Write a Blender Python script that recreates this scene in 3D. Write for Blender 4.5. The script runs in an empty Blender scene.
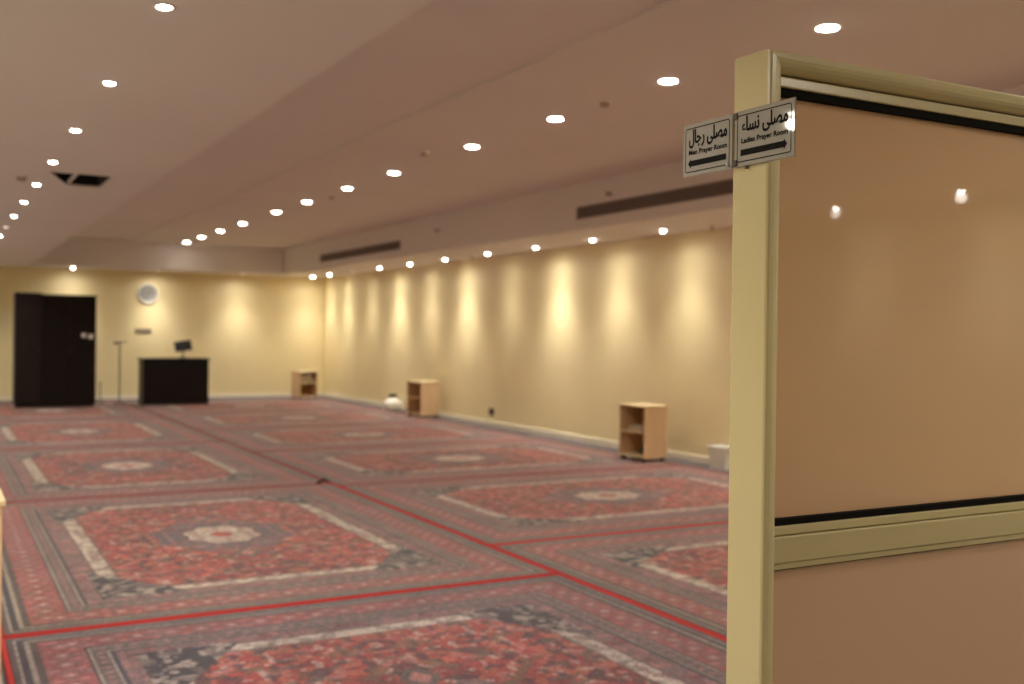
import bpy, bmesh, math, random
import numpy as np
from mathutils import Vector, Matrix

SC = bpy.context.scene
COL = SC.collection
PI = math.pi
rnd = random.Random(7)

# ------------------------------------------------------------------ camera, world, exposure
H = 1.5
YAW, PITCH, ROLL = math.radians(28.784), math.radians(-0.452), math.radians(0.717)
F_PX = 1051.4
cd = bpy.data.cameras.new('camera')
cam = bpy.data.objects.new('camera', cd); COL.objects.link(cam)
cd.sensor_fit = 'HORIZONTAL'; cd.sensor_width = 36.0
cd.lens = F_PX / 1024 * 36.0
cd.clip_start = 0.05; cd.clip_end = 100
fw = Vector((math.sin(YAW) * math.cos(PITCH), math.cos(YAW) * math.cos(PITCH), math.sin(PITCH)))
r0 = Vector((math.cos(YAW), -math.sin(YAW), 0)); u0 = r0.cross(fw)
rt = r0 * math.cos(ROLL) + u0 * math.sin(ROLL)
up = -r0 * math.sin(ROLL) + u0 * math.cos(ROLL)
M4 = Matrix((rt, up, -fw)).transposed().to_4x4(); M4.translation = Vector((0, 0, H))
cam.matrix_world = M4
cd.dof.use_dof = True
cd.dof.focus_distance = 2.04
cd.dof.aperture_fstop = 3.4
SC.camera = cam

w = bpy.data.worlds.new('world'); SC.world = w; w.use_nodes = True
w.node_tree.nodes['Background'].inputs[0].default_value = (0.8, 0.7, 0.6, 1)
w.node_tree.nodes['Background'].inputs[1].default_value = 0.0

vs = SC.view_settings
vs.view_transform = 'Standard'; vs.look = 'None'; vs.gamma = 1.0; vs.use_curve_mapping = False
vs.exposure = 0.27
SC.cycles.use_denoising = True
SC.cycles.max_bounces = 10
SC.cycles.diffuse_bounces = 6
SC.cycles.sample_clamp_indirect = 6.0
SC.cycles.caustics_reflective = False
SC.cycles.caustics_refractive = False

LIGHT_COL = (1.0, 0.935, 0.845)
P_WALL = 48.0        # wall-washing downlights
P_ROOM = 60.0        # downlights of the middle and left rows

# ------------------------------------------------------------------ helpers
def lin(r, g, b):
    f = lambda c: (c / 255 / 12.92) if c / 255 <= 0.04045 else ((c / 255 + 0.055) / 1.055) ** 2.4
    return (f(r), f(g), f(b), 1.0)

MATS = {}
def mat(name, color, rough=0.6, metal=0.0, noise=0.0, nscale=8.0, bump=0.0, bscale=60.0, spec=0.5,
        emit=None, coat=0.0, stretch=None):
    if name in MATS: return MATS[name]
    m = bpy.data.materials.new(name); m.use_nodes = True
    nt = m.node_tree; b = nt.nodes['Principled BSDF']
    b.inputs['Roughness'].default_value = rough
    b.inputs['Metallic'].default_value = metal
    b.inputs['Specular IOR Level'].default_value = spec
    if coat:
        b.inputs['Coat Weight'].default_value = coat
        b.inputs['Coat Roughness'].default_value = 0.06
    b.inputs['Base Color'].default_value = color
    tc = nt.nodes.new('ShaderNodeTexCoord')
    src = tc.outputs['Object']
    if stretch:
        mp = nt.nodes.new('ShaderNodeMapping'); mp.inputs['Scale'].default_value = stretch
        nt.links.new(src, mp.inputs['Vector']); src = mp.outputs['Vector']
    if noise:
        n = nt.nodes.new('ShaderNodeTexNoise'); n.inputs['Scale'].default_value = nscale
        n.inputs['Detail'].default_value = 5
        nt.links.new(src, n.inputs['Vector'])
        r = nt.nodes.new('ShaderNodeValToRGB')
        c = color
        r.color_ramp.elements[0].position = 0.3; r.color_ramp.elements[1].position = 0.7
        r.color_ramp.elements[0].color = (c[0] * (1 - noise), c[1] * (1 - noise), c[2] * (1 - noise), 1)
        r.color_ramp.elements[1].color = (min(1, c[0] * (1 + noise)), min(1, c[1] * (1 + noise)), min(1, c[2] * (1 + noise)), 1)
        nt.links.new(n.outputs['Fac'], r.inputs['Fac'])
        nt.links.new(r.outputs['Color'], b.inputs['Base Color'])
    if bump:
        n2 = nt.nodes.new('ShaderNodeTexNoise'); n2.inputs['Scale'].default_value = bscale
        n2.inputs['Detail'].default_value = 3
        nt.links.new(src, n2.inputs['Vector'])
        bp = nt.nodes.new('ShaderNodeBump'); bp.inputs['Strength'].default_value = bump
        bp.inputs['Distance'].default_value = 0.01
        nt.links.new(n2.outputs['Fac'], bp.inputs['Height'])
        nt.links.new(bp.outputs['Normal'], b.inputs['Normal'])
    if emit:
        b.inputs['Emission Color'].default_value = emit[0]
        b.inputs['Emission Strength'].default_value = emit[1]
    MATS[name] = m
    return m

def obj(name, bm, m, parent=None, smooth=False):
    me = bpy.data.meshes.new(name)
    if smooth:
        for f in bm.faces: f.smooth = True
    bm.normal_update()
    bm.to_mesh(me); bm.free()
    me.materials.append(m)
    o = bpy.data.objects.new(name, me); COL.objects.link(o)
    if parent: o.parent = parent
    return o

def tag(o, label, cat, group=None):
    o['label'] = label; o['category'] = cat
    if group: o['group'] = group
    return o

def thing(name, label, cat, loc=(0, 0, 0), rz=0.0, group=None):
    o = bpy.data.objects.new(name, None); COL.objects.link(o)
    o.empty_display_size = 0.05
    o.location = loc; o.rotation_euler = (0, 0, rz)
    return tag(o, label, cat, group)

def struct(name, bm, m, parent=None):
    o = obj(name, bm, m, parent)
    if parent is None: o['kind'] = 'structure'
    return o

def box(bm, x0, x1, y0, y1, z0, z1, bevel=0.0, seg=1, mtx=None):
    r = bmesh.ops.create_cube(bm, size=1.0)
    vv = r['verts']
    for v in vv:
        v.co = Vector(((x0 + x1) / 2 + v.co.x * (x1 - x0), (y0 + y1) / 2 + v.co.y * (y1 - y0), (z0 + z1) / 2 + v.co.z * (z1 - z0)))
    if mtx:
        for v in vv: v.co = mtx @ v.co
    if bevel:
        es = list({e for v in vv for e in v.link_edges})
        bmesh.ops.bevel(bm, geom=es, offset=bevel, segments=seg, affect='EDGES', profile=0.6)
    return bm

def bxm(*a, **k):
    bm = bmesh.new(); box(bm, *a, **k); return bm

def lathe(bm, prof, n=24, cx=0, cy=0, cz=0, axis='z'):
    rings = []
    def P(r, z, a):
        c, s = r * math.cos(a), r * math.sin(a)
        if axis == 'z': return Vector((cx + c, cy + s, cz + z))
        if axis == 'y': return Vector((cx + c, cy + z, cz + s))
        return Vector((cx + z, cy + c, cz + s))
    for (r, z) in prof:
        if r < 1e-6: rings.append([bm.verts.new(P(0, z, 0))])
        else: rings.append([bm.verts.new(P(r, z, 2 * PI * i / n)) for i in range(n)])
    for a, b in zip(rings[:-1], rings[1:]):
        for i in range(n):
            j = (i + 1) % n
            if len(a) == 1 and len(b) == 1: continue
            if len(a) == 1: bm.faces.new((a[0], b[j], b[i]))
            elif len(b) == 1: bm.faces.new((a[i], a[j], b[0]))
            else: bm.faces.new((a[i], a[j], b[j], b[i]))
    bmesh.ops.recalc_face_normals(bm, faces=bm.faces[:])
    return bm

def tube(bm, pts, r, n=10):
    pts = [Vector(p) for p in pts]
    rings = []
    for i, p in enumerate(pts):
        t = (pts[min(i + 1, len(pts) - 1)] - pts[max(i - 1, 0)]).normalized()
        a = t.orthogonal().normalized() if i == 0 else (pa - t * pa.dot(t)).normalized()
        pa = a; b = t.cross(a)
        rings.append([bm.verts.new(p + (a * math.cos(2 * PI * k / n) + b * math.sin(2 * PI * k / n)) * r) for k in range(n)])
    for A, B in zip(rings[:-1], rings[1:]):
        for k in range(n):
            bm.faces.new((A[k], A[(k + 1) % n], B[(k + 1) % n], B[k]))
    bm.faces.new(list(reversed(rings[0]))); bm.faces.new(rings[-1])
    bmesh.ops.recalc_face_normals(bm, faces=bm.faces[:])
    return bm

def extrude_profile(bm, pts, axis, a0, a1):
    """closed polygon profile swept along one axis; a0/a1 may be functions of the profile point (mitred ends)."""
    f0 = a0 if callable(a0) else (lambda p: a0)
    f1 = a1 if callable(a1) else (lambda p: a1)
    def P(p, s):
        if axis == 'x': return Vector((s, p[0], p[1]))
        if axis == 'y': return Vector((p[0], s, p[1]))
        return Vector((p[0], p[1], s))
    A = [bm.verts.new(P(p, f0(p))) for p in pts]
    B = [bm.verts.new(P(p, f1(p))) for p in pts]
    n = len(pts)
    for i in range(n):
        bm.faces.new((A[i], A[(i + 1) % n], B[(i + 1) % n], B[i]))
    bm.faces.new(list(reversed(A))); bm.faces.new(B)
    bmesh.ops.recalc_face_normals(bm, faces=bm.faces[:])
    return bm

def copy_tree(o, parent=None):
    c = o.copy(); COL.objects.link(c); c.parent = parent
    for ch in list(o.children):
        if ch.type != 'LIGHT': copy_tree(ch, c)
    return c

# ------------------------------------------------------------------ materials
M_wall = mat('wall_paint', (0.84, 0.715, 0.405, 1), 0.5, noise=0.03, nscale=1.5, bump=0.05, bscale=120)
M_ceil = mat('ceiling_paint', (0.80, 0.765, 0.735, 1), 0.8, noise=0.02, nscale=0.8)
M_skirt = mat('skirting_paint', (0.83, 0.76, 0.58, 1), 0.4)
M_floor = mat('grey_carpet', (0.115, 0.098, 0.095, 1), 0.95, noise=0.25, nscale=90, bump=0.3, bscale=400)
M_tile = mat('pale_floor_tile', (0.40, 0.395, 0.375, 1), 0.25, noise=0.05, nscale=3)
M_dark = mat('dark_void', (0.012, 0.011, 0.010, 1), 0.9)
M_trim = mat('downlight_trim', (0.85, 0.82, 0.76, 1), 0.4)
M_lens = mat('downlight_lens', (0.9, 0.9, 0.85, 1), 0.4, emit=((1.0, 0.93, 0.80, 1), 42.0))
M_lensdim = mat('downlight_lens_tilted', (0.9, 0.9, 0.85, 1), 0.4, emit=((1.0, 0.90, 0.74, 1), 0.9))
M_grille = mat('grille_metal', (0.30, 0.245, 0.215, 1), 0.5)
M_grilled = mat('grille_shadow_back', (0.07, 0.058, 0.052, 1), 0.9)
M_cream = mat('cream_powdercoat', (0.60, 0.52, 0.28, 1), 0.22, noise=0.015, nscale=4)
M_panel = mat('beige_laminate', (0.74, 0.485, 0.29, 1), 0.02, noise=0.03, nscale=1.2)
M_panel2 = mat('beige_laminate_lower', (0.70, 0.465, 0.31, 1), 0.30, noise=0.03, nscale=1.2)
M_gasket = mat('black_gasket', (0.009, 0.008, 0.007, 1), 0.9, spec=0.08)
M_groove = mat('groove', (0.16, 0.11, 0.045, 1), 0.7)
M_silver = mat('brushed_silver', (0.36, 0.345, 0.31, 1), 0.035, metal=0.0, noise=0.03, nscale=20, spec=0.7)
M_ink = mat('black_ink', (0.010, 0.009, 0.008, 1), 0.8, spec=0.08)
M_steel = mat('steel', (0.55, 0.53, 0.5, 1), 0.3, metal=1.0)
M_ebony = mat('dark_wood', (0.007, 0.0042, 0.0036, 1), 0.45, spec=0.2, noise=0.35, nscale=5, stretch=(8, 8, 0.6))
M_ebony2 = mat('dark_wood_lighter', (0.014, 0.009, 0.008, 1), 0.45, spec=0.2, noise=0.35, nscale=5, stretch=(8, 8, 0.6))
M_black = mat('black_plastic', (0.012, 0.012, 0.012, 1), 0.45)
M_maple = mat('pale_maple', (0.68, 0.475, 0.27, 1), 0.45, noise=0.10, nscale=4, stretch=(6, 6, 0.7))
M_mapletop = mat('pale_maple_edge', (0.74, 0.59, 0.34, 1), 0.45, noise=0.06, nscale=6)
M_mapledk = mat('shelf_back_board', (0.46, 0.25, 0.09, 1), 0.6, noise=0.1, nscale=5)
M_white = mat('white_plastic', (0.80, 0.79, 0.70, 1), 0.4)
M_face = mat('clock_face', (0.30, 0.29, 0.27, 1), 0.3)
M_redbind = mat('red_binding', (0.42, 0.028, 0.025, 1), 0.9, noise=0.2, nscale=120)

# ------------------------------------------------------------------ the room shell
XL, XR, Y0, YB = -3.2, 8.0, -7.0, 23.75
ZS, ZM = 2.75, 3.30
TX0, TX1, TY0, TY1 = 1.63, 6.72, -5.6, 22.75      # the raised tray in the ceiling
FX = 0.265                                        # where the grey carpet gives way to pale tile

struct('floor', bxm(FX, XR, Y0, YB, -0.05, 0.0), M_floor)
struct('floor', bxm(XL, FX, Y0, YB, -0.05, 0.0), M_tile)
struct('wall_right', bxm(XR, XR + 0.12, Y0, YB, 0, ZM + 0.25), M_wall)
struct('wall_back', bxm(XL, XR, YB, YB + 0.12, 0, ZM + 0.25), M_wall)
struct('wall_left', bxm(XL - 0.12, XL, Y0, YB, 0, ZM + 0.25), M_wall)
struct('wall_front', bxm(XL, XR, Y0 - 0.12, Y0, 0, ZM + 0.25), M_wall)

def skirt(name, axis, a0, a1, base, sgn):
    p = [(0, 0), (0.016, 0), (0.016, 0.068), (0.010, 0.078), (0, 0.078)]
    bm = bmesh.new()
    if axis == 'y': extrude_profile(bm, [(base + sgn * q[0], q[1]) for q in p], 'y', a0, a1)
    else: extrude_profile(bm, [(base + sgn * q[0], q[1]) for q in p], 'x', a0, a1)
    return struct(name, bm, M_skirt)
skirt('baseboard_right', 'y', Y0, YB, XR, -1)
skirt('baseboard_back', 'x', XL, XR - 0.016, YB, -1)
skirt('baseboard_left', 'y', Y0, YB - 0.016, XL, 1)

# the dropped ceiling runs round the tray; the left part is open at an access hatch
HX0, HX1, HY0, HY1 = 0.80, 1.27, 9.15, 9.95
bm = bmesh.new()
box(bm, XL, HX0, Y0, YB, ZS, ZS + 0.012)
box(bm, HX1, TX0, Y0, YB, ZS, ZS + 0.012)
box(bm, HX0, HX1, Y0, HY0, ZS, ZS + 0.012)
box(bm, HX0, HX1, HY1, YB, ZS, ZS + 0.012)
struct('ceiling', bm, M_ceil)
struct('ceiling', bxm(TX1, XR, Y0, YB, ZS, ZS + 0.05), M_ceil)
struct('ceiling', bxm(TX0, TX1, TY1, YB, ZS, ZS + 0.05), M_ceil)
struct('ceiling', bxm(TX0, TX1, Y0, TY0, ZS, ZS + 0.05), M_ceil)
# tray: vertical fascias and the upper ceiling with one shallow step along it
struct('trim_1', bxm(TX0 - 0.04, TX0, TY0, TY1, ZS + 0.05, ZM + 0.08), M_ceil)
struct('trim_2', bxm(TX1, TX1 + 0.04, TY0, TY1, ZS + 0.05, ZM), M_ceil)
struct('trim_3', bxm(TX0, TX1, TY1, TY1 + 0.04, ZS + 0.05, ZM + 0.08), M_ceil)
struct('trim_4', bxm(TX0, TX1, TY0 - 0.04, TY0, ZS + 0.05, ZM + 0.08), M_ceil)
bm = bmesh.new()
box(bm, 3.48, TX1 + 0.04, TY0 - 0.04, TY1 + 0.04, ZM, ZM + 0.12)
box(bm, TX0 - 0.04, 3.48, TY0 - 0.04, TY1 + 0.04, ZM + 0.018, ZM + 0.12)
struct('ceiling', bm, M_ceil)

# the open hatch: dark box above the ceiling, frame, cross bar, panel pushed aside
h = thing('access_hatch', 'dark open access hatch in the ceiling beside the left row of downlights', 'hatch', ((HX0 + HX1) / 2, (HY0 + HY1) / 2, ZS))
hw, hd = (HX1 - HX0) / 2, (HY1 - HY0) / 2
bm = bmesh.new()
box(bm, -hw, -hw + 0.01, -hd, hd, 0.012, 0.5); box(bm, hw - 0.01, hw, -hd, hd, 0.012, 0.5)
box(bm, -hw, hw, -hd, -hd + 0.01, 0.012, 0.5); box(bm, -hw, hw, hd - 0.01, hd, 0.012, 0.5)
box(bm, -hw, hw, -hd, hd, 0.49, 0.5)
obj('shaft', bm, M_dark, h)
obj('cross_bar', bxm(-0.035, -0.015, -hd, hd, 0.006, 0.03), M_ceil, h)
bm = bmesh.new(); _t = [(-hw, -hd + 0.04), (-0.03, hd), (-hw, hd)]
_a = [bm.verts.new((x, y, -0.002)) for x, y in _t]; _b = [bm.verts.new((x, y, 0.008)) for x, y in _t]
bm.faces.new(_a); bm.faces.new(list(reversed(_b)))
for k in range(3): bm.faces.new((_a[k], _b[k], _b[(k + 1) % 3], _a[(k + 1) % 3]))
bmesh.ops.recalc_face_normals(bm, faces=bm.faces[:])
obj('loose_panel', bm, M_ceil, h)
bm = bmesh.new()
box(bm, -hw - 0.02, -hw, -hd - 0.02, hd + 0.02, -0.004, 0.004); box(bm, hw, hw + 0.02, -hd - 0.02, hd + 0.02, -0.004, 0.004)
box(bm, -hw, hw, -hd - 0.02, -hd, -0.004, 0.004); box(bm, -hw, hw, hd, hd + 0.02, -0.004, 0.004)
obj('frame', bm, M_ceil, h)

# ------------------------------------------------------------------ downlights
def build_downlight(R, dome, mlens):
    """shallow trim ring with a domed lens that stands a little proud of the ceiling"""
    t = thing('downlight', '', 'downlight')
    bm = bmesh.new()
    lathe(bm, [(R, -0.002), (R + 0.003, -0.005), (R + 0.010, -0.006), (R + 0.017, -0.003), (R + 0.018, 0.0), (R, 0.0), (R, -0.002)], 24)
    obj('trim_ring', bm, M_trim, t, True)
    bm = bmesh.new()
    lathe(bm, [(R * math.sin(k / 6 * PI / 2), -0.002 - dome * math.cos(k / 6 * PI / 2)) for k in range(7)] + [(R, -0.0005), (0, -0.0005)], 24)
    obj('lens', bm, mlens, t)
    return t
DL = {'big': (0.062, 0.014, M_lens), 'small': (0.028, 0.011, M_lens), 'wall': (0.031, 0.028, M_lens), 'dim': (0.034, 0.018, M_lensdim)}
DL_FIRST = {}
def ordinal(i): return ['first', 'second', 'third', 'fourth', 'fifth', 'sixth', 'seventh', 'eighth', 'ninth', 'tenth', 'eleventh', 'twelfth', 'thirteenth', 'fourteenth'][i]
def place_downlight(x, y, z, label, group, power, kind='big', spot=120, blend=0.75, tilt=(0, 0), size=0.045, ies=False):
    if kind not in DL_FIRST: t = DL_FIRST[kind] = build_downlight(*DL[kind])
    else: t = copy_tree(DL_FIRST[kind])
    t.location = (x, y, z); t['label'] = label; t['group'] = group
    if power > 0:
        ld = bpy.data.lights.new('downlight_beam', 'SPOT')
        ld.energy = power; ld.color = LIGHT_COL; ld.spot_size = math.radians(spot); ld.spot_blend = blend
        ld.shadow_soft_size = size
        lo = bpy.data.objects.new('beam', ld); COL.objects.link(lo)
        lo.location = (x, y, z - 0.06)
        lo.rotation_euler = (tilt[0], tilt[1], 0)
        lo.parent = t
        if ies: reflector(ld)
        lo.matrix_parent_inverse = Matrix.Translation((-x, -y, -z))
    return t

# photometric profile of a narrow reflector lamp: bright core, soft spill to the sides
IES = bpy.data.texts.new('reflector_lamp.ies')
_ang = [0, 5, 10, 15, 20, 25, 30, 35, 40, 45, 50, 55, 60, 65, 70, 75, 80, 85, 90]
_cd = [1.0, 0.98, 0.94, 0.86, 0.75, 0.59, 0.43, 0.265, 0.16, 0.105, 0.078, 0.063, 0.050, 0.042, 0.028, 0.017, 0.009, 0.003, 0.0]
IES.write('IESNA:LM-63-2002\nTILT=NONE\n1 -1 1 %d 1 1 2 0 0 0\n1 1 1\n%s\n0\n%s\n' % (len(_ang), ' '.join(map(str, _ang)), ' '.join(str(round(c * 1000, 2)) for c in _cd)))
def reflector(ld):
    ld.use_nodes = True
    nt = ld.node_tree; em = nt.nodes['Emission']
    ie = nt.nodes.new('ShaderNodeTexIES'); ie.mode = 'INTERNAL'; ie.ies = IES; ie.inputs['Strength'].default_value = 0.045
    nt.links.new(ie.outputs['Fac'], em.inputs['Strength'])

# right-hand soffit, washing the long yellow wall
soff = [(10.07, 0.75, 128), (11.59, 0.9, 124), (13.08, 1.3, 112), (14.57, 0.45, 124), (16.13, 1.2, 112), (17.63, 0.7, 124),
        (19.12, 1.2, 116), (20.6, 0.6, 124), (22.07, 0.9, 124), (23.23, 0.9, 124)]
for i, (y, k, sp) in enumerate(soff):
    if i == 9: lab = 'round downlight in the far corner where the soffit rows of both walls meet'
    else: lab = 'small round downlight along the long yellow wall, %s one counted from the partition' % ordinal(i)
    place_downlight(7.553, y, ZS, lab, 'downlights along the right wall', P_WALL * k, 'dim' if i == 7 else 'wall', 175, 0.1, ies=True)
for k in range(10):
    place_downlight(7.553, 8.45 - 1.4 * k, ZS, 'round downlight over the long wall hidden by the partition, %s counted towards the viewer' % ordinal(k), 'downlights along the near right wall', P_WALL * 0.9, 'wall', 175, 0.1, ies=True)
# back soffit
for x, y, k, kind, lab in [(2.49, 23.3, 0.9, 'wall', 'round ceiling downlight above the right end of the dark wardrobe'),
                          (4.16, 23.3, 1.0, 'dim', 'faint round downlight in the soffit above the wall clock'),
                          (5.96, 23.25, 1.0, 'dim', 'faint round downlight above the bare patch of back wall')]:
    place_downlight(x, y, ZS, lab, 'downlights along the back wall', P_WALL * k, kind, 175, 0.1, ies=True)
# middle row in the tray
for i, y in enumerate([4.49, 6.0, 7.54, 9.09, 11.06, 12.59, 14.22, 15.72, 17.70, 19.28, 20.81, 22.2]):
    place_downlight(4.53, y, ZM, 'white downlight of the middle ceiling row, %s counted away from the partition' % ordinal(i), 'downlights of the middle row', P_ROOM, 'big', 70 if i == 11 else 120)
for i, y in enumerate((2.95, 1.45, -0.05, -1.55, -3.05, -4.55)):
    place_downlight(4.53, y, ZM, 'white downlight of the middle row above the picture, %s counted towards the viewer' % ordinal(i), 'downlights of the near middle row', P_ROOM * 0.9, 'big', 172, 0.4)
# left row in the dropped ceiling
for i, y in enumerate([4.23, 5.68, 7.15, 8.60, 10.03, 11.51, 13.02, 14.48, 15.94]):
    place_downlight(0.77, y, ZS, 'white downlight of the left ceiling row, %s counted from the near end' % ordinal(i), 'downlights of the left row', P_ROOM, 'dim' if i == 7 else 'small')
for i, y in enumerate((2.77, 17.4, 18.86, 20.3, 21.8)):
    place_downlight(0.77, y, ZS, 'white downlight of the left row outside the picture, %s counted from the viewer' % ordinal(i), 'downlights of the left row beyond the frame', P_ROOM, 'small', 150)
for i, y in enumerate((-4.4, -1.5, 1.5, 2.95, 4.4, 7.4, 10.3, 13.2, 16.1, 19.0, 21.9)):  # unseen row; the nearer lamps are added to light the post, sign and panel
    place_downlight(-1.37, y, ZS, 'unseen white downlight over the tiled aisle left of the picture, %s from its near end' % ordinal(i), 'unseen downlights over the aisle', P_ROOM * (1.1 if 1 < y < 5 else 0.7), 'small', 165 if 1 < y < 5 else 140, 0.5, size=0.028)

# ------------------------------------------------------------------ grilles, detectors, sprinklers
def grille(y0, y1, label):
    t = thing('air_grille', label, 'air grille', (TX1, (y0 + y1) / 2, 2.945), 0, 'long grilles in the fascia')
    L = (y1 - y0) / 2; hh = 0.073
    obj('back_plate', bxm(-0.003, 0.0, -L, L, -hh, hh), M_grilled, t)
    bm = bmesh.new()
    box(bm, -0.014, 0, -L, L, hh - 0.014, hh, 0.002); box(bm, -0.014, 0, -L, L, -hh, -hh + 0.014, 0.002)
    box(bm, -0.014, 0, -L, -L + 0.014, -hh + 0.014, hh - 0.014); box(bm, -0.014, 0, L - 0.014, L, -hh + 0.014, hh - 0.014)
    obj('frame', bm, M_grille, t)
    me = None
    for k in range(5):
        z = -0.044 + 0.022 * k
        if me is None:
            bm = bmesh.new(); box(bm, -0.0105, -0.004, -L + 0.014, L - 0.014, -0.0045, 0.0045, mtx=Matrix.Rotation(0.45, 4, 'Y'))
            o = obj('slat', bm, M_grille, t); me = o.data
        else:
            o = bpy.data.objects.new('slat', me); COL.objects.link(o); o.parent = t
        o.location = (0, 0, z)
    return t
grille(6.55, 10.65, 'long brown air grille in the ceiling fascia, running behind the door sign')
grille(16.09, 20.16, 'long dark air grille in the ceiling fascia near the far corner')

def detector(x, y, z, label):
    t = thing('smoke_detector', label, 'smoke detector', (x, y, z), 0, 'detectors on the upper ceiling')
    bm = bmesh.new(); lathe(bm, [(0, -0.012), (0.055, -0.012), (0.058, -0.006), (0.058, 0), (0, 0)], 20)
    obj('base', bm, M_trim, t, False)
    bm = bmesh.new(); lathe(bm, [(0, -0.045), (0.025, -0.044), (0.036, -0.034), (0.040, -0.012), (0, -0.012)], 20)
    obj('sensor_cap', bm, mat('detector_cap', (0.45, 0.36, 0.29, 1), 0.5), t, True)
detector(4.52, 6.79, ZM, 'small round detector between the second and third middle ceiling lights')
detector(4.26, 9.61, ZM, 'small round detector beside the fourth middle ceiling light')
detector(4.60, 13.4, ZM, 'tiny round detector past the sixth middle ceiling light')
detector(0.62, 9.55, ZS, 'small brown detector left of the dark ceiling hatch')

def sprinkler(x, y, z, wall, label):
    t = thing('sprinkler', label, 'sprinkler', (x, y, z), 0, 'fire sprinklers')
    ax = 'x' if wall else 'z'
    bm = bmesh.new(); lathe(bm, [(0, -0.008), (0.030, -0.006), (0.034, 0), (0, 0)], 16, axis=ax); obj('escutcheon', bm, M_steel, t, True)
    bm = bmesh.new(); lathe(bm, [(0, -0.045), (0.009, -0.045), (0.011, -0.008), (0, -0.008)], 10, axis=ax); obj('nozzle', bm, mat('sprinkler_brass', (0.25, 0.16, 0.11, 1), 0.5), t, True)
    bm = bmesh.new(); lathe(bm, [(0, -0.052), (0.022, -0.052), (0.022, -0.045), (0, -0.045)], 12, axis=ax); obj('deflector', bm, mat('sprinkler_brass', None), t, False)
sprinkler(TX1, 9.95, 3.10, True, 'small sprinkler on the fascia above the near air grille')
sprinkler(TX1, 14.6, 3.06, True, 'small sprinkler on the fascia between the two air grilles')
sprinkler(7.7, 9.35, ZS, False, 'small sprinkler in the soffit just left of the partition post')
sprinkler(7.62, 15.25, ZS, False, 'small sprinkler in the soffit between the fourth and fifth wall downlights')

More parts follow.
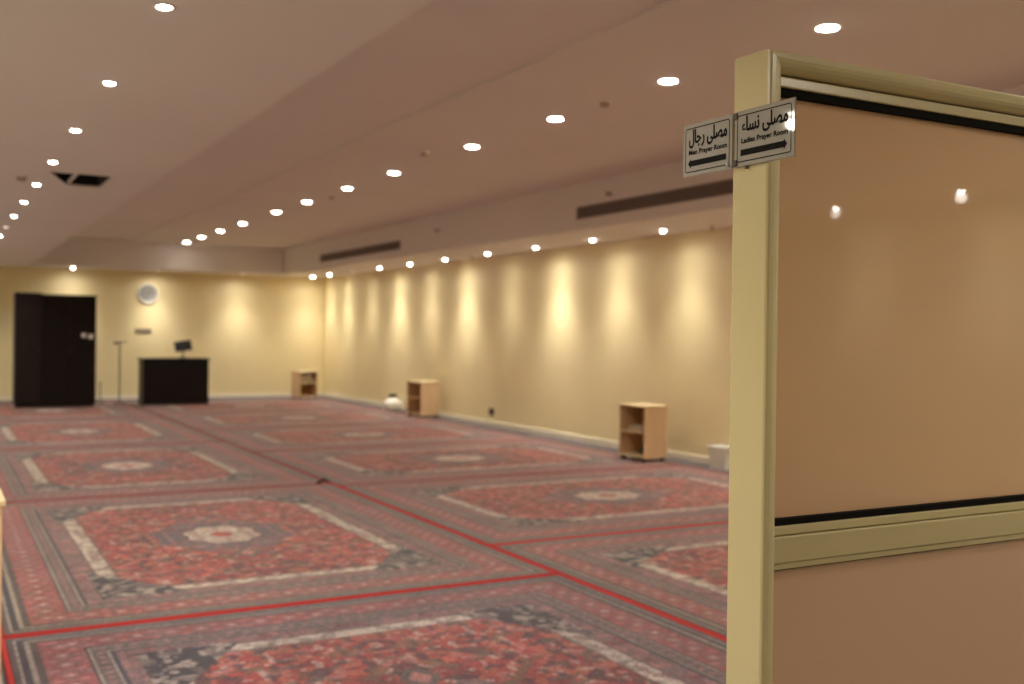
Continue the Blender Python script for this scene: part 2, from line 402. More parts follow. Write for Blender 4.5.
# ------------------------------------------------------------------ rugs
RA, RB = 1.572, 2.14        # half width and half length
def rug_mesh(seed, shade):
    rg = np.random.RandomState(seed)
    nu, nv = 282, 384
    us = np.linspace(-RA + 0.028, RA - 0.028, nu + 1); vs_ = np.linspace(-RB + 0.028, RB - 0.028, nv + 1)
    U, V = np.meshgrid(us, vs_, indexing='ij')
    def vnoise(scale, sym=True, oct=1):
        out = 0; amp = 1; tot = 0
        for k in range(oct):
            g = rg.rand(int(2 * RA / scale) + 6, int(2 * RB / scale) + 6)
            a = (np.abs(U) if sym else U + RA) / scale; b = (np.abs(V) if sym else V + RB) / scale
            i = np.floor(a).astype(int); j = np.floor(b).astype(int); fa = a - i; fb = b - j
            fa = fa * fa * (3 - 2 * fa); fb = fb * fb * (3 - 2 * fb)
            out = out + amp * ((g[i, j] * (1 - fa) + g[i + 1, j] * fa) * (1 - fb) + (g[i, j + 1] * (1 - fa) + g[i + 1, j + 1] * fa) * fb)
            tot += amp; amp *= 0.6; scale *= 0.5
        return out / tot
    C = np.zeros(U.shape + (3,))
    red = np.array([0.31, 0.052, 0.050]); orange = np.array([0.42, 0.115, 0.072]); wine = np.array([0.155, 0.030, 0.042])
    navy = np.array([0.040, 0.038, 0.050]); grey = np.array([0.150, 0.118, 0.112]); cream = np.array([0.54, 0.45, 0.36])
    mauve = np.array([0.22, 0.118, 0.115]); pink = np.array([0.42, 0.185, 0.16]); olive = np.array([0.17, 0.115, 0.075])
    du, dv = RA - np.abs(U), RB - np.abs(V); e = np.minimum(du, dv)
    s = np.where(du < dv, V, U)
    def put(mask, col): C[mask] = col
    def mix(mask, col, f):
        f = np.broadcast_to(f, U.shape)[mask][:, None]
        C[mask] = C[mask] * (1 - f) + np.asarray(col) * f
    allm = np.ones(U.shape, bool)
    # ---- field
    put(allm, red)
    n1, n2, n3, n4, n5 = vnoise(0.075), vnoise(0.055), vnoise(0.042), vnoise(0.20), vnoise(0.044)
    mix(n4 > 0.53, wine, 0.6)
    mix(n1 > 0.62, orange, 0.75)
    mix(n2 > 0.74, pink, 0.6)
    mix(n3 > 0.78, cream, 0.55)
    mix(n5 > 0.67, navy, 0.75)
    mix(vnoise(0.05) > 0.82, olive, 0.6)
    # scrolling stems
    st = np.abs(np.sin(np.abs(U) * 9 + 1.6 * np.sin(np.abs(V) * 6)) * np.cos(np.abs(V) * 8 + 1.4 * np.sin(np.abs(U) * 7)))
    mix(st < 0.06, olive * 0.8, 0.7)
    mix((st > 0.95), orange, 0.6)
    # ---- medallion
    th = np.arctan2(V / 0.58, U / 0.46); r = np.hypot(U / 0.46, V / 0.58) * (1 + 0.07 * np.cos(8 * th))
    put(r < 1.03, mauve)
    put(r < 1.0, navy * 0.9 + grey * 0.55)
    mix((r < 0.97) & (r > 0.6) & (n3 > 0.72), pink, 0.5)
    mix((r < 0.97) & (r > 0.6) & (n2 > 0.74), red, 0.5)
    put(r < 0.58, wine); put(r < 0.55, cream * 0.92)
    mix((r < 0.50) & (n2 > 0.55), pink, 0.65); mix((r < 0.5) & (n3 > 0.72), grey, 0.7)
    put(r < 0.17, red); put(r < 0.08, orange)
    pend = np.abs(U) / 0.10 + np.abs(np.abs(V) - 0.72) / 0.16
    put(pend < 1, grey * 0.8); put(pend < 0.55, pink)
    # ---- inner frame: cream bars in the middle of each side, dark brackets in the corners
    fin = 0.70
    ring = (e < fin)
    put(ring, mauve)
    mix(ring & (n1 > 0.55), grey, 0.6); mix(ring & (n3 > 0.66), pink, 0.45); mix(ring & (n5 > 0.72), wine, 0.6)
    bar = (e > 0.585) & (e < fin)
    corner = bar & ~(((du < dv) & (np.abs(V) < 1.16)) | ((du >= dv) & (np.abs(U) < 0.66)))
    solid = bar & ~corner
    put(solid, cream * 0.92)
    mix(solid & (n3 > 0.56), cream * 0.45, 0.8); mix(solid & (n2 > 0.72), mauve, 0.7); mix(solid & ((e < 0.595) | (e > fin - 0.012)), grey * 0.6, 0.9)
    cb = (du > 0.54) & (dv > 0.54) & ((np.maximum(du - 0.54, 0) / 0.48 + np.maximum(dv - 0.54, 0) / 0.72) < 1.0)
    put(cb, navy * 0.95)
    mix(cb & (n3 > 0.60), cream * 0.75, 0.7); mix(cb & (n2 > 0.62), grey, 0.8)
    put(corner & ~cb, grey * 0.55)
    mix(corner & ~cb & (n3 > 0.58), cream * 0.7, 0.8)
    # ---- outer borders
    def band(a, b): return (e >= a) & (e < b)
    put(band(0, 0.05), grey * 0.62); put(band(0.05, 0.068), cream * 0.62); put(band(0.068, 0.10), navy * 1.1)
    put(band(0.10, 0.118), cream * 0.55); put(band(0.118, 0.15), grey * 0.55)
    mb = band(0.15, 0.335); put(mb, red * 0.62 + mauve * 0.38)
    ph = np.mod(s, 0.15) - 0.075; q = np.hypot(ph / 0.045, (e - 0.243) / 0.05)
    mix(mb & (n2 > 0.56), mauve, 0.7)
    mix(mb & (q < 1.0), grey * 0.8, 0.55); mix(mb & (q < 0.72), pink, 0.7); mix(mb & (q < 0.30), cream, 0.6)
    ph2 = np.mod(s + 0.075, 0.15) - 0.075; q2 = np.hypot(ph2 / 0.02, (np.abs(e - 0.243) - 0.055) / 0.022)
    mix(mb & (q2 < 1), pink, 0.6)
    put(band(0.335, 0.352), navy * 1.2); put(band(0.352, 0.367), cream * 0.6)
    gb = band(0.367, 0.425); put(gb, grey * 0.85)
    ph3 = np.mod(s, 0.075) - 0.0375
    mix(gb & (np.hypot(ph3 / 0.02, (e - 0.396) / 0.018) < 1), pink, 0.5)
    put(band(0.425, 0.44), cream * 0.55); put(band(0.44, 0.458), navy * 1.3)
    # ---- wear and pile
    C *= (0.82 + 0.36 * vnoise(0.30, False, 2))[..., None]
    C *= (0.62 + 0.76 * rg.rand(*U.shape))[..., None]
    avg = C.mean(axis=(0, 1)); C = C * 0.96 + avg * 0.04
    C *= np.array(shade) * 0.88
    C = np.clip(C, 0, 1)
    # ---- mesh: pile surface with gentle waviness plus a skirt to the floor
    Z = 0.010 + 0.0025 * (vnoise(0.5, False) - 0.5)
    verts = np.stack([U, V, Z], -1).reshape(-1, 3)
    idx = np.arange((nu + 1) * (nv + 1)).reshape(nu + 1, nv + 1)
    q = np.stack([idx[:-1, :-1], idx[1:, :-1], idx[1:, 1:], idx[:-1, 1:]], -1).reshape(-1, 4)
    me = bpy.data.meshes.new('rug_pile')
    me.vertices.add(len(verts)); me.vertices.foreach_set('co', verts.ravel())
    me.loops.add(q.size); me.loops.foreach_set('vertex_index', q.ravel().astype(np.int32))
    me.polygons.add(len(q)); me.polygons.foreach_set('loop_start', (np.arange(len(q)) * 4).astype(np.int32))
    try: me.polygons.foreach_set('loop_total', np.full(len(q), 4, np.int32))
    except Exception: pass
    me.update(calc_edges=True)
    ca = me.color_attributes.new('weave', 'FLOAT_COLOR', 'POINT')
    ca.data.foreach_set('color', np.concatenate([C.reshape(-1, 3), np.ones((verts.shape[0], 1))], 1).astype(np.float32).ravel())
    me.materials.append(rug_material())
    return me

def rug_material():
    if 'rug' in MATS: return MATS['rug']
    m = bpy.data.materials.new('knotted_wool'); m.use_nodes = True; MATS['rug'] = m
    nt = m.node_tree; b = nt.nodes['Principled BSDF']
    at = nt.nodes.new('ShaderNodeAttribute'); at.attribute_name = 'weave'
    tc = nt.nodes.new('ShaderNodeTexCoord')
    n = nt.nodes.new('ShaderNodeTexNoise'); n.inputs['Scale'].default_value = 160; n.inputs['Detail'].default_value = 2
    nt.links.new(tc.outputs['Object'], n.inputs['Vector'])
    mr = nt.nodes.new('ShaderNodeMapRange'); mr.inputs['From Min'].default_value = 0.3; mr.inputs['From Max'].default_value = 0.7
    mr.inputs['To Min'].default_value = 0.75; mr.inputs['To Max'].default_value = 1.25
    nt.links.new(n.outputs['Fac'], mr.inputs['Value'])
    mx = nt.nodes.new('ShaderNodeVectorMath'); mx.operation = 'SCALE'
    nt.links.new(at.outputs['Color'], mx.inputs[0]); nt.links.new(mr.outputs['Result'], mx.inputs['Scale'])
    nt.links.new(mx.outputs['Vector'], b.inputs['Base Color'])
    b.inputs['Roughness'].default_value = 0.9
    b.inputs['Specular IOR Level'].default_value = 0.2
    b.inputs['Sheen Weight'].default_value = 0.2
    b.inputs['Sheen Roughness'].default_value = 0.5
    bp = nt.nodes.new('ShaderNodeBump'); bp.inputs['Strength'].default_value = 0.35; bp.inputs['Distance'].default_value = 0.004
    nt.links.new(n.outputs['Fac'], bp.inputs['Height']); nt.links.new(bp.outputs['Normal'], b.inputs['Normal'])
    return m

RUG_MESHES = [rug_mesh(3, (1.0, 1.0, 1.0)), rug_mesh(11, (1.0, 1.0, 1.0)), rug_mesh(29, (0.86, 0.86, 0.98))]
def binding_bm():
    bm = bmesh.new(); wd = 0.026
    for sx in (-1, 1):
        x0, x1 = sorted((sx * RA, sx * (RA - wd)))
        box(bm, x0, x1, -RB, RB, 0.0, 0.013, 0.004)
    for sy in (-1, 1):
        y0, y1 = sorted((sy * RB, sy * (RB - 0.019)))
        box(bm, -RA + wd, RA - wd, y0, y1, 0.0, 0.013, 0.004)
    return bm
BIND = [None, None]
M_dullbind = mat('dull_red_binding', (0.30, 0.050, 0.045, 1), 0.9, noise=0.2, nscale=120)
def rug(x, y, rz, k, label, dull=False):
    t = thing('persian_rug', label, 'rug', (x, y, 0.0), rz, 'persian rugs laid edge to edge')
    o = bpy.data.objects.new('pile', RUG_MESHES[k]); COL.objects.link(o); o.parent = t
    if BIND[0] is None:
        b = obj('binding', binding_bm(), M_redbind, t); BIND[0] = b.data; b['label'] = 'bright red edge binding'
    else:
        b = bpy.data.objects.new('binding', BIND[0]); COL.objects.link(b); b.parent = t; b['label'] = 'bright red edge binding'
    if dull:
        if BIND[1] is None: BIND[1] = BIND[0].copy(); BIND[1].materials[0] = M_dullbind
        b.data = BIND[1]; b['label'] = 'dull dark red edge binding'
    return t
XA = 1.852
left_rugs = [(3.435, 2, 'red persian rug at the bottom edge of the picture, nearest of the left column'),
             (7.738, 0, 'red persian rug with a pale round medallion, second nearest of the left column'),
             (12.050, 1, 'red persian rug with pale medallion, third from the front in the left column'),
             (16.345, 0, 'red persian rug fourth from the front in the left column, ahead of the dark wardrobe'),
             (20.640, 1, 'red persian rug on which the dark wardrobe and lectern stand')]
left_objs = []
for i, (y, k, lab) in enumerate(left_rugs): left_objs.append(rug(XA, y, 0, k, lab, i >= 2))
RXC = 3.432 + RB
right_rugs = [(4.962, 1, 'red persian rug half hidden behind the partition post, nearest of the right column'),
              (8.116, 0, 'red persian rug with a pale round medallion in front of the nearest shelf'),
              (11.270, 1, 'red persian rug in the right column, just behind the nearest shelf'),
              (14.424, 0, 'red persian rug in the right column, level with the wall socket'),
              (17.578, 1, 'red persian rug in the right column beside the middle shelf and white container'),
              (20.732, 0, 'farthest red persian rug of the right column, before the corner shelf')]
for i, (y, k, lab) in enumerate(right_rugs): rug(3.432 + RB * 0.963, y, PI / 2, k, lab, i >= 2).scale = (1, 0.963, 1)
# a curled-up dark corner where four rugs meet
t = left_objs[2]
bm = bmesh.new()
g = []
for i in range(7):
    a = i / 6
    row = []
    for j in range(5):
        bb = j / 4 - 0.5
        row.append(bm.verts.new((RA - 0.13 + 0.14 * a, -RB + 0.012 + bb * 0.10 * (1.2 - a), 0.014 + 0.045 * math.sin(a * PI) * (1 - abs(bb)))))
    g.append(row)
for i in range(6):
    for j in range(4): bm.faces.new((g[i][j], g[i + 1][j], g[i + 1][j + 1], g[i][j + 1]))
bmesh.ops.solidify(bm, geom=bm.faces[:], thickness=0.006)
c = obj('curled_corner', bm, mat('rug_backing_dark', (0.055, 0.03, 0.026, 1), 0.95), t, True); c['label'] = 'dark curled rug corner'

# ------------------------------------------------------------------ partition in the foreground
PX, PY, PT, PZ = 1.415, 1.552, 0.106, 2.060
BASE = 0.013
pt = thing('partition', 'cream-framed partition with glossy beige panels and the door signs on its end post', 'partition', (PX, PY, BASE))
# rounded frame profile: (u inward from the outer edge, v back from the front)
CURVE = [(0.0, 0.006), (0.002, 0.0015), (0.007, 0.0), (0.017, 0.0005), (0.026, 0.0026), (0.034, 0.0065), (0.0405, 0.012), (0.045, 0.018), (0.047, 0.025)]
BACK = [(u, PT - v) for (u, v) in reversed(CURVE)]
PROF = CURVE + BACK
zt = PZ - BASE
def post(x, mirror=False, name='post'):
    s = -1 if mirror else 1
    bm = bmesh.new()
    extrude_profile(bm, [(x + s * u, v) for (u, v) in PROF], 'z', 0.0, lambda p: zt - abs(p[0] - x) * 0.83)
    return obj(name, bm, M_cream, pt)
BAY = [0.0, 2.25, 4.50, XR - PX]
post(0.0)
# top rail, mitred into the end post
bm = bmesh.new()
extrude_profile(bm, [(v, zt - u * 0.83) for (u, v) in PROF], 'x', lambda p: (zt - p[1]) / 0.83, BAY[3])
obj('top_rail', bm, M_cream, pt)
for k in range(3):
    x0 = BAY[k] + (0.026 if k == 0 else 0.021); x1 = BAY[k + 1] - (0.021 if k < 2 else 0.0)
    if k:
        bm = bmesh.new(); box(bm, BAY[k] - 0.022, BAY[k] + 0.022, 0.012, PT - 0.012, 0, zt - 0.041, 0.004, 2); obj('post', bm, M_cream, pt)
    # groove, lip and black gasket under the top rail
    obj('groove_strip', bxm(x0, x1, 0.030, PT - 0.030, zt - 0.0425, zt - 0.036), M_groove, pt)
    obj('glazing_bead', bxm(x0, x1, 0.024, PT - 0.024, zt - 0.0635, zt - 0.0425, 0.003, 2), M_cream, pt)
    obj('gasket', bxm(x0, x1, 0.030, PT - 0.030, zt - 0.0795, zt - 0.0635), M_gasket, pt)
    zb = 1.125 - BASE
    obj('upper_panel', bxm(x0, x1, 0.044, PT - 0.044, zb, zt - 0.0765), M_panel, pt)
    # middle rail
    obj('gasket', bxm(x0, x1, 0.026, PT - 0.026, zb - 0.002, zb + 0.0105), M_gasket, pt)
    mr = obj('middle_rail', bxm(x0, x1, 0.012, PT - 0.012, zb - 0.074, zb - 0.0215, 0.003, 2), M_cream, pt)
    obj('rail_bead', bxm(x0, x1, 0.020, PT - 0.020, zb - 0.020, zb - 0.002, 0.003, 2), M_cream, mr)
    obj('rail_bead', bxm(x0, x1, 0.018, PT - 0.018, zb - 0.0885, zb - 0.0755, 0.003, 2), M_cream, mr)
    obj('groove_strip', bxm(x0, x1, 0.030, PT - 0.030, zb - 0.0765, zb - 0.0195), M_groove, mr)
    obj('gasket', bxm(x0, x1, 0.030, PT - 0.030, zb - 0.0925, zb - 0.0885), M_gasket, pt)
    obj('lower_panel', bxm(x0, x1, 0.038, PT - 0.038, 0.09, zb - 0.092), M_panel2, pt)
    obj('bottom_rail', bxm(x0, x1, 0.012, PT - 0.012, 0.0, 0.092, 0.004, 2), M_cream, pt)
bm = bmesh.new(); lathe(bm, [(0, 0.0), (0.0035, 0.0), (0.0035, 0.0015), (0, 0.0015)], 12, cx=0.0345, cy=0.0105, cz=1.130, axis='y')
obj('screw', bm, M_ink, pt)

# ------------------------------------------------------------------ the two door signs on the end post
def text_mesh(body, height, width, bold=0.0):
    cu = bpy.data.curves.new('lettering', 'FONT'); cu.body = body; cu.resolution_u = 4; cu.offset = 0.008
    o = bpy.data.objects.new('lettering', cu); COL.objects.link(o)
    dg = bpy.context.evaluated_depsgraph_get(); dg.update()
    me = bpy.data.meshes.new_from_object(o.evaluated_get(dg))
    bpy.data.objects.remove(o); bpy.data.curves.remove(cu)
    n = len(me.vertices); a = np.empty(n * 3); me.vertices.foreach_get('co', a); a = a.reshape(-1, 3)
    polys = [tuple(p.vertices) for p in me.polygons]
    lo, hi = a.min(0), a.max(0)
    a[:, 0] = (a[:, 0] - (lo[0] + hi[0]) / 2) * (width - 2 * bold) / (hi[0] - lo[0])
    a[:, 1] = (a[:, 1] - (lo[1] + hi[1]) / 2) * (height - 2 * bold) / (hi[1] - lo[1])
    a[:, 2] = 0
    V, Fc = [], []
    for q, (dx, dy) in enumerate(((0, 0), (1, 0), (-1, 0), (0, 1), (0, -1), (.7, .7), (-.7, .7), (.7, -.7), (-.7, -.7))):
        c = a + np.array([dx * bold, dy * bold, q * 4e-6])
        Fc += [tuple(i + len(V) for i in p) for p in polys]; V += [tuple(v) for v in c]
    bpy.data.meshes.remove(me)
    me = bpy.data.meshes.new('lettering'); me.from_pydata(V, [], Fc); me.update()
    return me

def sign(yc, tilt, arabic, english, arrow_right, label, wd):
    # local frame: x to the viewer's right (world -Y), z up, y into the post (world +X)
    ht = 0.111; th = 0.0045
    t = thing('door_sign', label, 'sign', (PX - 0.0055, yc, 1.895), -PI / 2 + tilt, 'prayer room signs on the post')
    bm = bmesh.new(); box(bm, -wd / 2, wd / 2, 0.0, th, -ht / 2, ht / 2, 0.0008)
    obj('plate', bm, M_silver, t)
    # thin black keyline with rounded corners
    bm = bmesh.new()
    hw_, hh_ = wd / 2 - 0.0075, ht / 2 - 0.0085; R = 0.006; lw = 0.0021
    def ring(off):
        pts = []
        for cx, cz, a0 in ((hw_ - R, hh_ - R, 0), (-hw_ + R, hh_ - R, PI / 2), (-hw_ + R, -hh_ + R, PI), (hw_ - R, -hh_ + R, 1.5 * PI)):
            for i in range(6):
                a = a0 + i / 5 * PI / 2
                pts.append((cx + (R - off) * math.cos(a), cz + (R - off) * math.sin(a)))
        return pts
    A = [bm.verts.new((x, -0.0003, z)) for x, z in ring(0)]; B = [bm.verts.new((x, -0.0003, z)) for x, z in ring(lw)]
    for i in range(len(A)):
        j = (i + 1) % len(A); bm.faces.new((A[i], A[j], B[j], B[i]))
    obj('keyline', bm, M_ink, t)
    def put_text(me, name, x, z):
        me.materials.clear(); me.materials.append(M_ink)
        o = bpy.data.objects.new(name, me); COL.objects.link(o); o.parent = t
        o.location = (x, -0.0004, z); o.rotation_euler = (PI / 2, 0, 0)
    put_text(text_mesh(arabic, 0.040, wd * 0.78, 0.0009), 'arabic_lettering', 0.002, 0.0235)
    put_text(text_mesh(english, 0.0140, wd * 0.78, 0.00045), 'english_lettering', 0.002, -0.0065)
    bm = bmesh.new(); s = 1 if arrow_right else -1; L = wd * 0.39; bh = 0.0062; z0 = -0.0285
    P = [(-s * L, z0 - bh), (s * (L - 0.009), z0 - bh), (s * (L - 0.009), z0 - bh - 0.0045), (s * L, z0), (s * (L - 0.009), z0 + bh + 0.0045), (s * (L - 0.009), z0 + bh), (-s * L, z0 + bh)]
    bm.faces.new([bm.verts.new((x, -0.0004, z)) for x, z in P])
    obj('arrow', bm, M_ink, t)
    return t
AR_MUSALLA = '\ufef0\ufee0\ufebc\ufee3'
AR_MEN = '\ufedd\ufe8e\ufe9f\u200a\ufead'
AR_WOMEN = '\ufe80\ufe8e\ufeb4\ufee7'
s1 = sign(1.7315, 0.0, AR_MEN + ' ' + AR_MUSALLA, 'Men Prayer Room', False, 'silver sign for the men prayer room, arrow pointing left, hanging past the post', 0.158)
s2 = sign(1.5610, 0.0, AR_WOMEN + ' ' + AR_MUSALLA, 'Ladies Prayer Room', True, 'silver sign for the ladies prayer room, arrow pointing right, over the beige panel', 0.168)
for z in (0.047, -0.047):
    bm = bmesh.new(); box(bm, -0.0885, -0.0745, -0.003, 0.0, z - 0.006, z + 0.006, 0.001); obj('clip', bm, mat('clip_dark', (0.05, 0.042, 0.032, 1), 0.5), s2)
bm = bmesh.new(); lathe(bm, [(0, -0.005), (0.003, -0.0045), (0.0045, -0.002), (0.0045, 0.0), (0, 0.0)], 12, cx=0.068, cz=-0.047, axis='y'); obj('screw', bm, M_steel, s1, True)
obj('hook', bxm(-0.054, -0.045, 0.0, 0.004, -0.0615, -0.0555, 0.001), mat('clip_dark', None), s2)

# ------------------------------------------------------------------ wooden cubby shelves
def cubby(x, y, rz, label, wd=0.46, dp=0.42, ht=0.66, mid=0.33, sh=0.0):
    # front faces local -Y, origin at base centre
    t = thing('cubby_shelf', label, 'shelf', (x, y, sh), rz, 'low wooden shelves along the walls')
    p = 0.02
    obj('side_panel', bxm(-wd / 2, -wd / 2 + p, -dp / 2, dp / 2, 0.035, ht - p, 0.002), M_maple, t)
    obj('side_panel', bxm(wd / 2 - p, wd / 2, -dp / 2, dp / 2, 0.035, ht - p, 0.002), M_maple, t)
    obj('top', bxm(-wd / 2 - 0.012, wd / 2 + 0.012, -dp / 2 - 0.012, dp / 2, ht - p - 0.004, ht, 0.003), M_mapletop, t)
    obj('bottom_board', bxm(-wd / 2 + p, wd / 2 - p, -dp / 2, dp / 2, 0.045, 0.07, 0.002), M_mapletop, t)
    obj('shelf_board', bxm(-wd / 2 + p, wd / 2 - p, -dp / 2 + 0.004, dp / 2 - 0.008, mid, mid + p, 0.002), M_mapletop, t)
    obj('back_panel', bxm(-wd / 2 + p, wd / 2 - p, dp / 2 - 0.008, dp / 2, 0.07, ht - p - 0.004), M_mapledk, t)
    for sx in (-1, 1):
        for sy in (-1, 1):
            obj('foot', bxm(sx * (wd / 2 - 0.035) - 0.02, sx * (wd / 2 - 0.035) + 0.02, sy * (dp / 2 - 0.045) - 0.02, sy * (dp / 2 - 0.045) + 0.02, 0.0, 0.045), M_black, t)
    return t
RZ = 0.0135
cubby(7.45, 10.27, -PI / 2 + 0.10, 'pale wooden two-tier shelf nearest the partition, against the long yellow wall', 0.46, 0.36, sh=0.0137)
cubby(7.57, 17.02, -PI / 2 + 0.16, 'pale wooden two-tier shelf halfway along the long yellow wall', 0.46, 0.38, ht=0.63, sh=0.0137)
cubby(7.24, 22.78, 0.20, 'pale wooden shelf facing the room in the far corner', 0.44, 0.40, ht=0.61, sh=0.0)
cubby(0.018, 4.93, 0.0, 'cream shelf edge cut off by the left border of the picture', 0.46, 0.36, ht=0.795, mid=0.36)

# small things inside the shelves
def book(x, y, z, rz, w_, d_, h_, col, label, grp):
    t = thing('book', label, 'book', (x, y, z), rz, grp)
    obj('cover', bxm(-w_ / 2, w_ / 2, -d_ / 2, d_ / 2, 0, h_, 0.003), mat('book_%s' % col[0], col[1], 0.6), t)
    obj('page_block', bxm(-w_ / 2 + 0.004, w_ / 2 - 0.004, -d_ / 2 - 0.001, d_ / 2 - 0.006, 0.004, h_ - 0.004), mat('paper', (0.7, 0.64, 0.5, 1), 0.8), t)
for k in range(5):
    book(7.10 + 0.056 * k, 22.72 + 0.011 * k, 0.3505, 0.20, 0.040, 0.17, 0.185 + 0.012 * (k % 2),
         [('cream', (0.55, 0.42, 0.26, 1)), ('tan', (0.42, 0.27, 0.13, 1))][k % 2], 'upright %s book standing in the corner shelf, %s from the left' % (['pale', 'tan'][k % 2], ordinal(k)), 'books in the corner shelf')
t = thing('folded_cloth', 'pale folded cloth on the middle board of the nearest shelf', 'cloth', (7.42, 10.24, 0.3642), 0.1)
for k in range(3):
    bm = bmesh.new(); box(bm, -0.13, 0.10, -0.12, 0.11, 0.022 * k, 0.022 * k + 0.021, 0.009, 3); obj('fold', bm, mat('cloth_pale', (0.5, 0.43, 0.30, 1), 0.9), t, True)
t = thing('small_bag', 'small dark bag in the lower tier of the nearest shelf', 'bag', (7.40, 10.16, 0.0842), 0.2)
bm = bmesh.new(); lathe(bm, [(0, 0), (0.05, 0.0), (0.065, 0.03), (0.058, 0.08), (0.03, 0.115), (0.02, 0.12), (0.026, 0.135), (0, 0.135)], 16); obj('sack', bm, mat('bag_dark', (0.03, 0.028, 0.02, 1), 0.9), t, True)
bm = bmesh.new(); lathe(bm, [(0.020, 0.114), (0.026, 0.117), (0.026, 0.121), (0.020, 0.123)], 16); obj('tie', bm, M_ink, t, True)

# ------------------------------------------------------------------ white bin and container by the wall
t = thing('waste_bin', 'small white rectangular bin on the floor beside the partition post', 'bin', (7.852, 9.26, 0))
def tub(bm, wx, wy, z0, z1, flare, wall=0.006):
    def ringv(hx, hy, z): return [bm.verts.new((sx * hx, sy * hy, z)) for sx, sy in ((-1, -1), (1, -1), (1, 1), (-1, 1))]
    o0 = ringv(wx * flare, wy * flare, z0); o1 = ringv(wx, wy, z1); i1 = ringv(wx - wall, wy - wall, z1); i0 = ringv(wx * flare - wall, wy * flare - wall, z0 + wall)
    for A, B in ((o0, o1), (o1, i1), (i1, i0)):
        for k in range(4): bm.faces.new((A[k], A[(k + 1) % 4], B[(k + 1) % 4], B[k]))
    bm.faces.new(list(reversed(o0))); bm.faces.new(i0)
    bmesh.ops.bevel(bm, geom=[e for e in bm.edges if abs(e.verts[0].co.z - e.verts[1].co.z) > 0.05], offset=0.015, segments=3, affect='EDGES')
    bmesh.ops.recalc_face_normals(bm, faces=bm.faces[:])
bm = bmesh.new(); tub(bm, 0.12, 0.16, 0.0, 0.255, 0.85); obj('tub', bm, M_white, t)
bm = bmesh.new()
for a in ((-0.130, -0.118, -0.17, 0.17), (0.118, 0.130, -0.17, 0.17), (-0.118, 0.118, -0.17, -0.158), (-0.118, 0.118, 0.158, 0.17)): box(bm, *a, 0.235, 0.258, 0.002)
obj('rim', bm, M_white, t)

t = thing('container', 'small white container with a dark top by the skirting before the middle shelf', 'container', (7.735, 18.80, 0.0))
t.scale = (1.1, 1.1, 1.1)
bm = bmesh.new(); lathe(bm, [(0, 0), (0.15, 0), (0.165, 0.02), (0.165, 0.12), (0.14, 0.17), (0.085, 0.20), (0.06, 0.22), (0.06, 0.24), (0, 0.24)], 24); obj('body', bm, M_white, t, True)
bm = bmesh.new(); lathe(bm, [(0, 0.29), (0.05, 0.288), (0.068, 0.28), (0.07, 0.238), (0, 0.238)], 20); obj('lid', bm, M_black, t, True)
bm = bmesh.new(); tube(bm, [(0.06 + 0.0, -0.0, 0.21), (0.12, 0, 0.235), (0.165, 0, 0.20), (0.17, 0, 0.14), (0.150, 0, 0.09)], 0.012); obj('handle', bm, M_white, t, True)

t = thing('wall_socket', 'small dark wall socket low on the long yellow wall', 'socket', (XR, 15.22, 0.225))
obj('plate', bxm(-0.012, 0.0, -0.075, 0.075, -0.055, 0.055, 0.003), mat('socket_plate', (0.09, 0.075, 0.06, 1), 0.5), t)
for sy in (-0.035, 0.035):
    bm = bmesh.new(); lathe(bm, [(0, -0.014), (0.02, -0.014), (0.022, -0.012), (0, -0.012)], 14, cy=sy, axis='x'); obj('outlet', bm, M_ink, t)

# ------------------------------------------------------------------ things at the far end
# wardrobe: a two-door body with a slightly taller narrow unit on its left
t = thing('wardrobe', 'tall dark brown wooden wardrobe against the back wall', 'wardrobe', (1.30, 21.35, 0.0132))
obj('body', bxm(0.46, 1.40, 0.02, 0.60, 0.06, 2.09, 0.004), M_ebony, t)
obj('tall_unit', bxm(0.0, 0.455, 0.02, 0.60, 0.06, 2.135, 0.004), M_ebony2, t)
obj('plinth', bxm(0.02, 1.38, 0.05, 0.58, 0.0, 0.06), M_black, t)
obj('cornice', bxm(0.45, 1.42, -0.012, 0.60, 2.09, 2.112, 0.004), M_ebony, t)
d = obj('door', bxm(0.006, 0.450, 0.0, 0.02, 0.07, 2.125, 0.003), M_ebony2, t)
obj('knob', bxm(0.40, 0.415, -0.02, 0.0, 1.0, 1.12, 0.004), M_black, d)
for x0, x1, kx in ((0.464, 0.928, 0.90), (0.932, 1.396, 0.955)):
    d = obj('door', bxm(x0, x1, 0.0, 0.02, 0.07, 2.085, 0.003), M_ebony, t)
    obj('knob', bxm(kx - 0.007, kx + 0.007, -0.02, 0.0, 1.0, 1.12, 0.004), M_black, d)
for x0, x1, z0, z1 in ((1.14, 1.215, 1.315, 1.395), (1.26, 1.345, 1.29, 1.375)):  # two thin white rectangles on the right-hand door
    o = obj('rectangle', bxm(x0, x1, -0.0015, 0.0, z0, z1), mat('flat_white', (0.85, 0.83, 0.76, 1), 0.6), t); o['label'] = 'small white sticker'

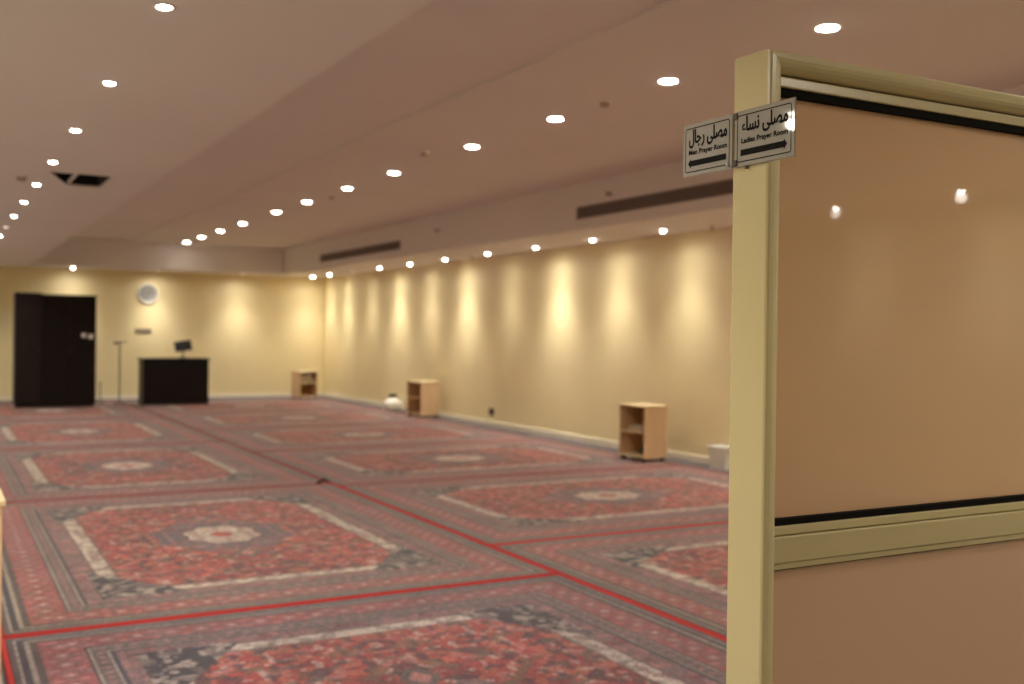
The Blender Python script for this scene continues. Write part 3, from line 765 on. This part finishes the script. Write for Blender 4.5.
# lectern desk
t = thing('lectern_desk', 'low dark wooden lectern desk in front of the back wall', 'desk', (4.19, 21.62, 0.0132))
obj('front_panel', bxm(-0.60, 0.60, -0.27, -0.25, 0.05, 0.885, 0.002), M_ebony, t)
obj('side_panel', bxm(-0.625, -0.60, -0.27, 0.27, 0.0, 0.885, 0.002), M_ebony, t)
obj('side_panel', bxm(0.60, 0.625, -0.27, 0.27, 0.0, 0.885, 0.002), M_ebony, t)
obj('desk_top', bxm(-0.65, 0.65, -0.29, 0.29, 0.885, 0.915, 0.004), M_ebony, t)
obj('shelf_board', bxm(-0.60, 0.60, -0.25, 0.25, 0.45, 0.475, 0.002), M_ebony, t)
obj('kick_board', bxm(-0.60, 0.60, -0.25, -0.235, 0.0, 0.05), M_black, t)
for sx in (-0.3, 0.3):
    obj('inlay_panel', bxm(sx - 0.26, sx + 0.26, -0.276, -0.27, 0.12, 0.82, 0.002), M_ebony, t)

t = thing('monitor', 'black tilted screen on a short stem on top of the lectern desk', 'monitor', (4.36, 21.60, 0.9285))
bm = bmesh.new(); lathe(bm, [(0, 0), (0.09, 0), (0.095, 0.008), (0.03, 0.015), (0, 0.018)], 20); obj('base', bm, M_black, t, True)
bm = bmesh.new(); tube(bm, [(0, 0, 0.012), (0, 0.01, 0.10), (0.0, 0.02, 0.17)], 0.016); obj('stem', bm, M_black, t, True)
mt = Matrix.Translation((0, 0.0, 0.245)) @ Matrix.Rotation(math.radians(-9), 4, 'Y') @ Matrix.Rotation(math.radians(-18), 4, 'X')
bm = bmesh.new(); box(bm, -0.165, 0.165, -0.014, 0.014, -0.105, 0.105, 0.006, 2, mtx=mt); sc_ = obj('screen_case', bm, M_black, t)
bm = bmesh.new(); box(bm, -0.15, 0.15, -0.0155, -0.0135, -0.09, 0.09, mtx=mt); obj('screen', bm, mat('screen_glass', (0.01, 0.01, 0.012, 1), 0.15), sc_)

# microphone stand
t = thing('microphone_stand', 'thin dark microphone stand between the wardrobe and the lectern desk', 'microphone stand', (3.22, 22.0, 0.0132))
bm = bmesh.new(); lathe(bm, [(0, 0), (0.13, 0), (0.135, 0.008), (0.12, 0.02), (0.02, 0.03), (0, 0.03)], 24); obj('base', bm, M_black, t, True)
bm = bmesh.new(); tube(bm, [(0, 0, 0.02), (0, 0, 1.24)], 0.013); obj('pole', bm, mat('stand_metal', (0.10, 0.085, 0.07, 1), 0.4), t, True)
bm = bmesh.new(); tube(bm, [(-0.03, 0, 1.21), (0.14, -0.02, 1.235)], 0.009); obj('boom_arm', bm, mat('stand_metal', None), t, True)
bm = bmesh.new(); lathe(bm, [(0, -0.03), (0.022, -0.03), (0.022, 0.03), (0, 0.03)], 12, cz=1.215, axis='y'); obj('clutch', bm, M_black, t)
bm = bmesh.new(); lathe(bm, [(0, -0.045), (0.026, -0.04), (0.030, -0.01), (0.022, 0.0), (0.018, 0.05), (0, 0.05)], 14, cx=-0.065, cz=1.205, axis='x'); obj('microphone', bm, M_black, t, True)

t = thing('floor_stand', 'short thin dark stand on the floor right beside the wardrobe', 'stand', (2.83, 21.75, 0.0132))
bm = bmesh.new(); tube(bm, [(0, 0, 0.09), (0, 0, 0.42)], 0.010); obj('pole', bm, mat('stand_metal', None), t, True)
for k in range(3):
    a = k * 2 * PI / 3 + 0.4
    bm = bmesh.new(); tube(bm, [(0, 0, 0.12), (0.09 * math.cos(a), 0.09 * math.sin(a), 0.007)], 0.007); obj('leg', bm, M_black, t, True)
bm = bmesh.new(); lathe(bm, [(0, 0.41), (0.016, 0.41), (0.018, 0.44), (0, 0.445)], 12); obj('cap', bm, M_black, t, True)

# clock and plate on the back wall
t = thing('wall_clock', 'round white wall clock high on the back wall', 'clock', (4.04, YB, 2.27))
bm = bmesh.new(); lathe(bm, [(0, 0), (0.20, 0), (0.215, -0.015), (0.215, -0.035), (0.195, -0.045), (0.18, -0.035), (0.18, -0.02), (0, -0.02)], 40, axis='y'); obj('rim', bm, M_white, t, True)
bm = bmesh.new(); lathe(bm, [(0, -0.024), (0.18, -0.024), (0.18, -0.02), (0, -0.02)], 40, axis='y'); f_ = obj('dial', bm, M_face, t)
for k in range(12):
    a = k * PI / 6; bm = bmesh.new()
    box(bm, -0.004, 0.004, -0.0255, -0.024, 0.145, 0.17, mtx=Matrix.Rotation(a, 4, 'Y')); obj('hour_mark', bm, M_ink, f_)
for a, L, wd in ((0.9, 0.10, 0.006), (3.4, 0.145, 0.004)):
    bm = bmesh.new(); box(bm, -wd, wd, -0.028, -0.026, -0.02, L, mtx=Matrix.Rotation(a, 4, 'Y')); obj('hand', bm, M_ink, t)
t = thing('wall_plate', 'small grey plate on the back wall below the clock', 'plate', (3.95, YB, 1.455))
obj('board', bxm(-0.17, 0.17, -0.012, 0, -0.05, 0.05, 0.003), mat('plate_grey', (0.20, 0.17, 0.13, 1), 0.5), t)
obj('face', bxm(-0.16, 0.16, -0.0135, -0.012, -0.04, 0.04), mat('plate_grey_face', (0.24, 0.20, 0.15, 1), 0.4), t)
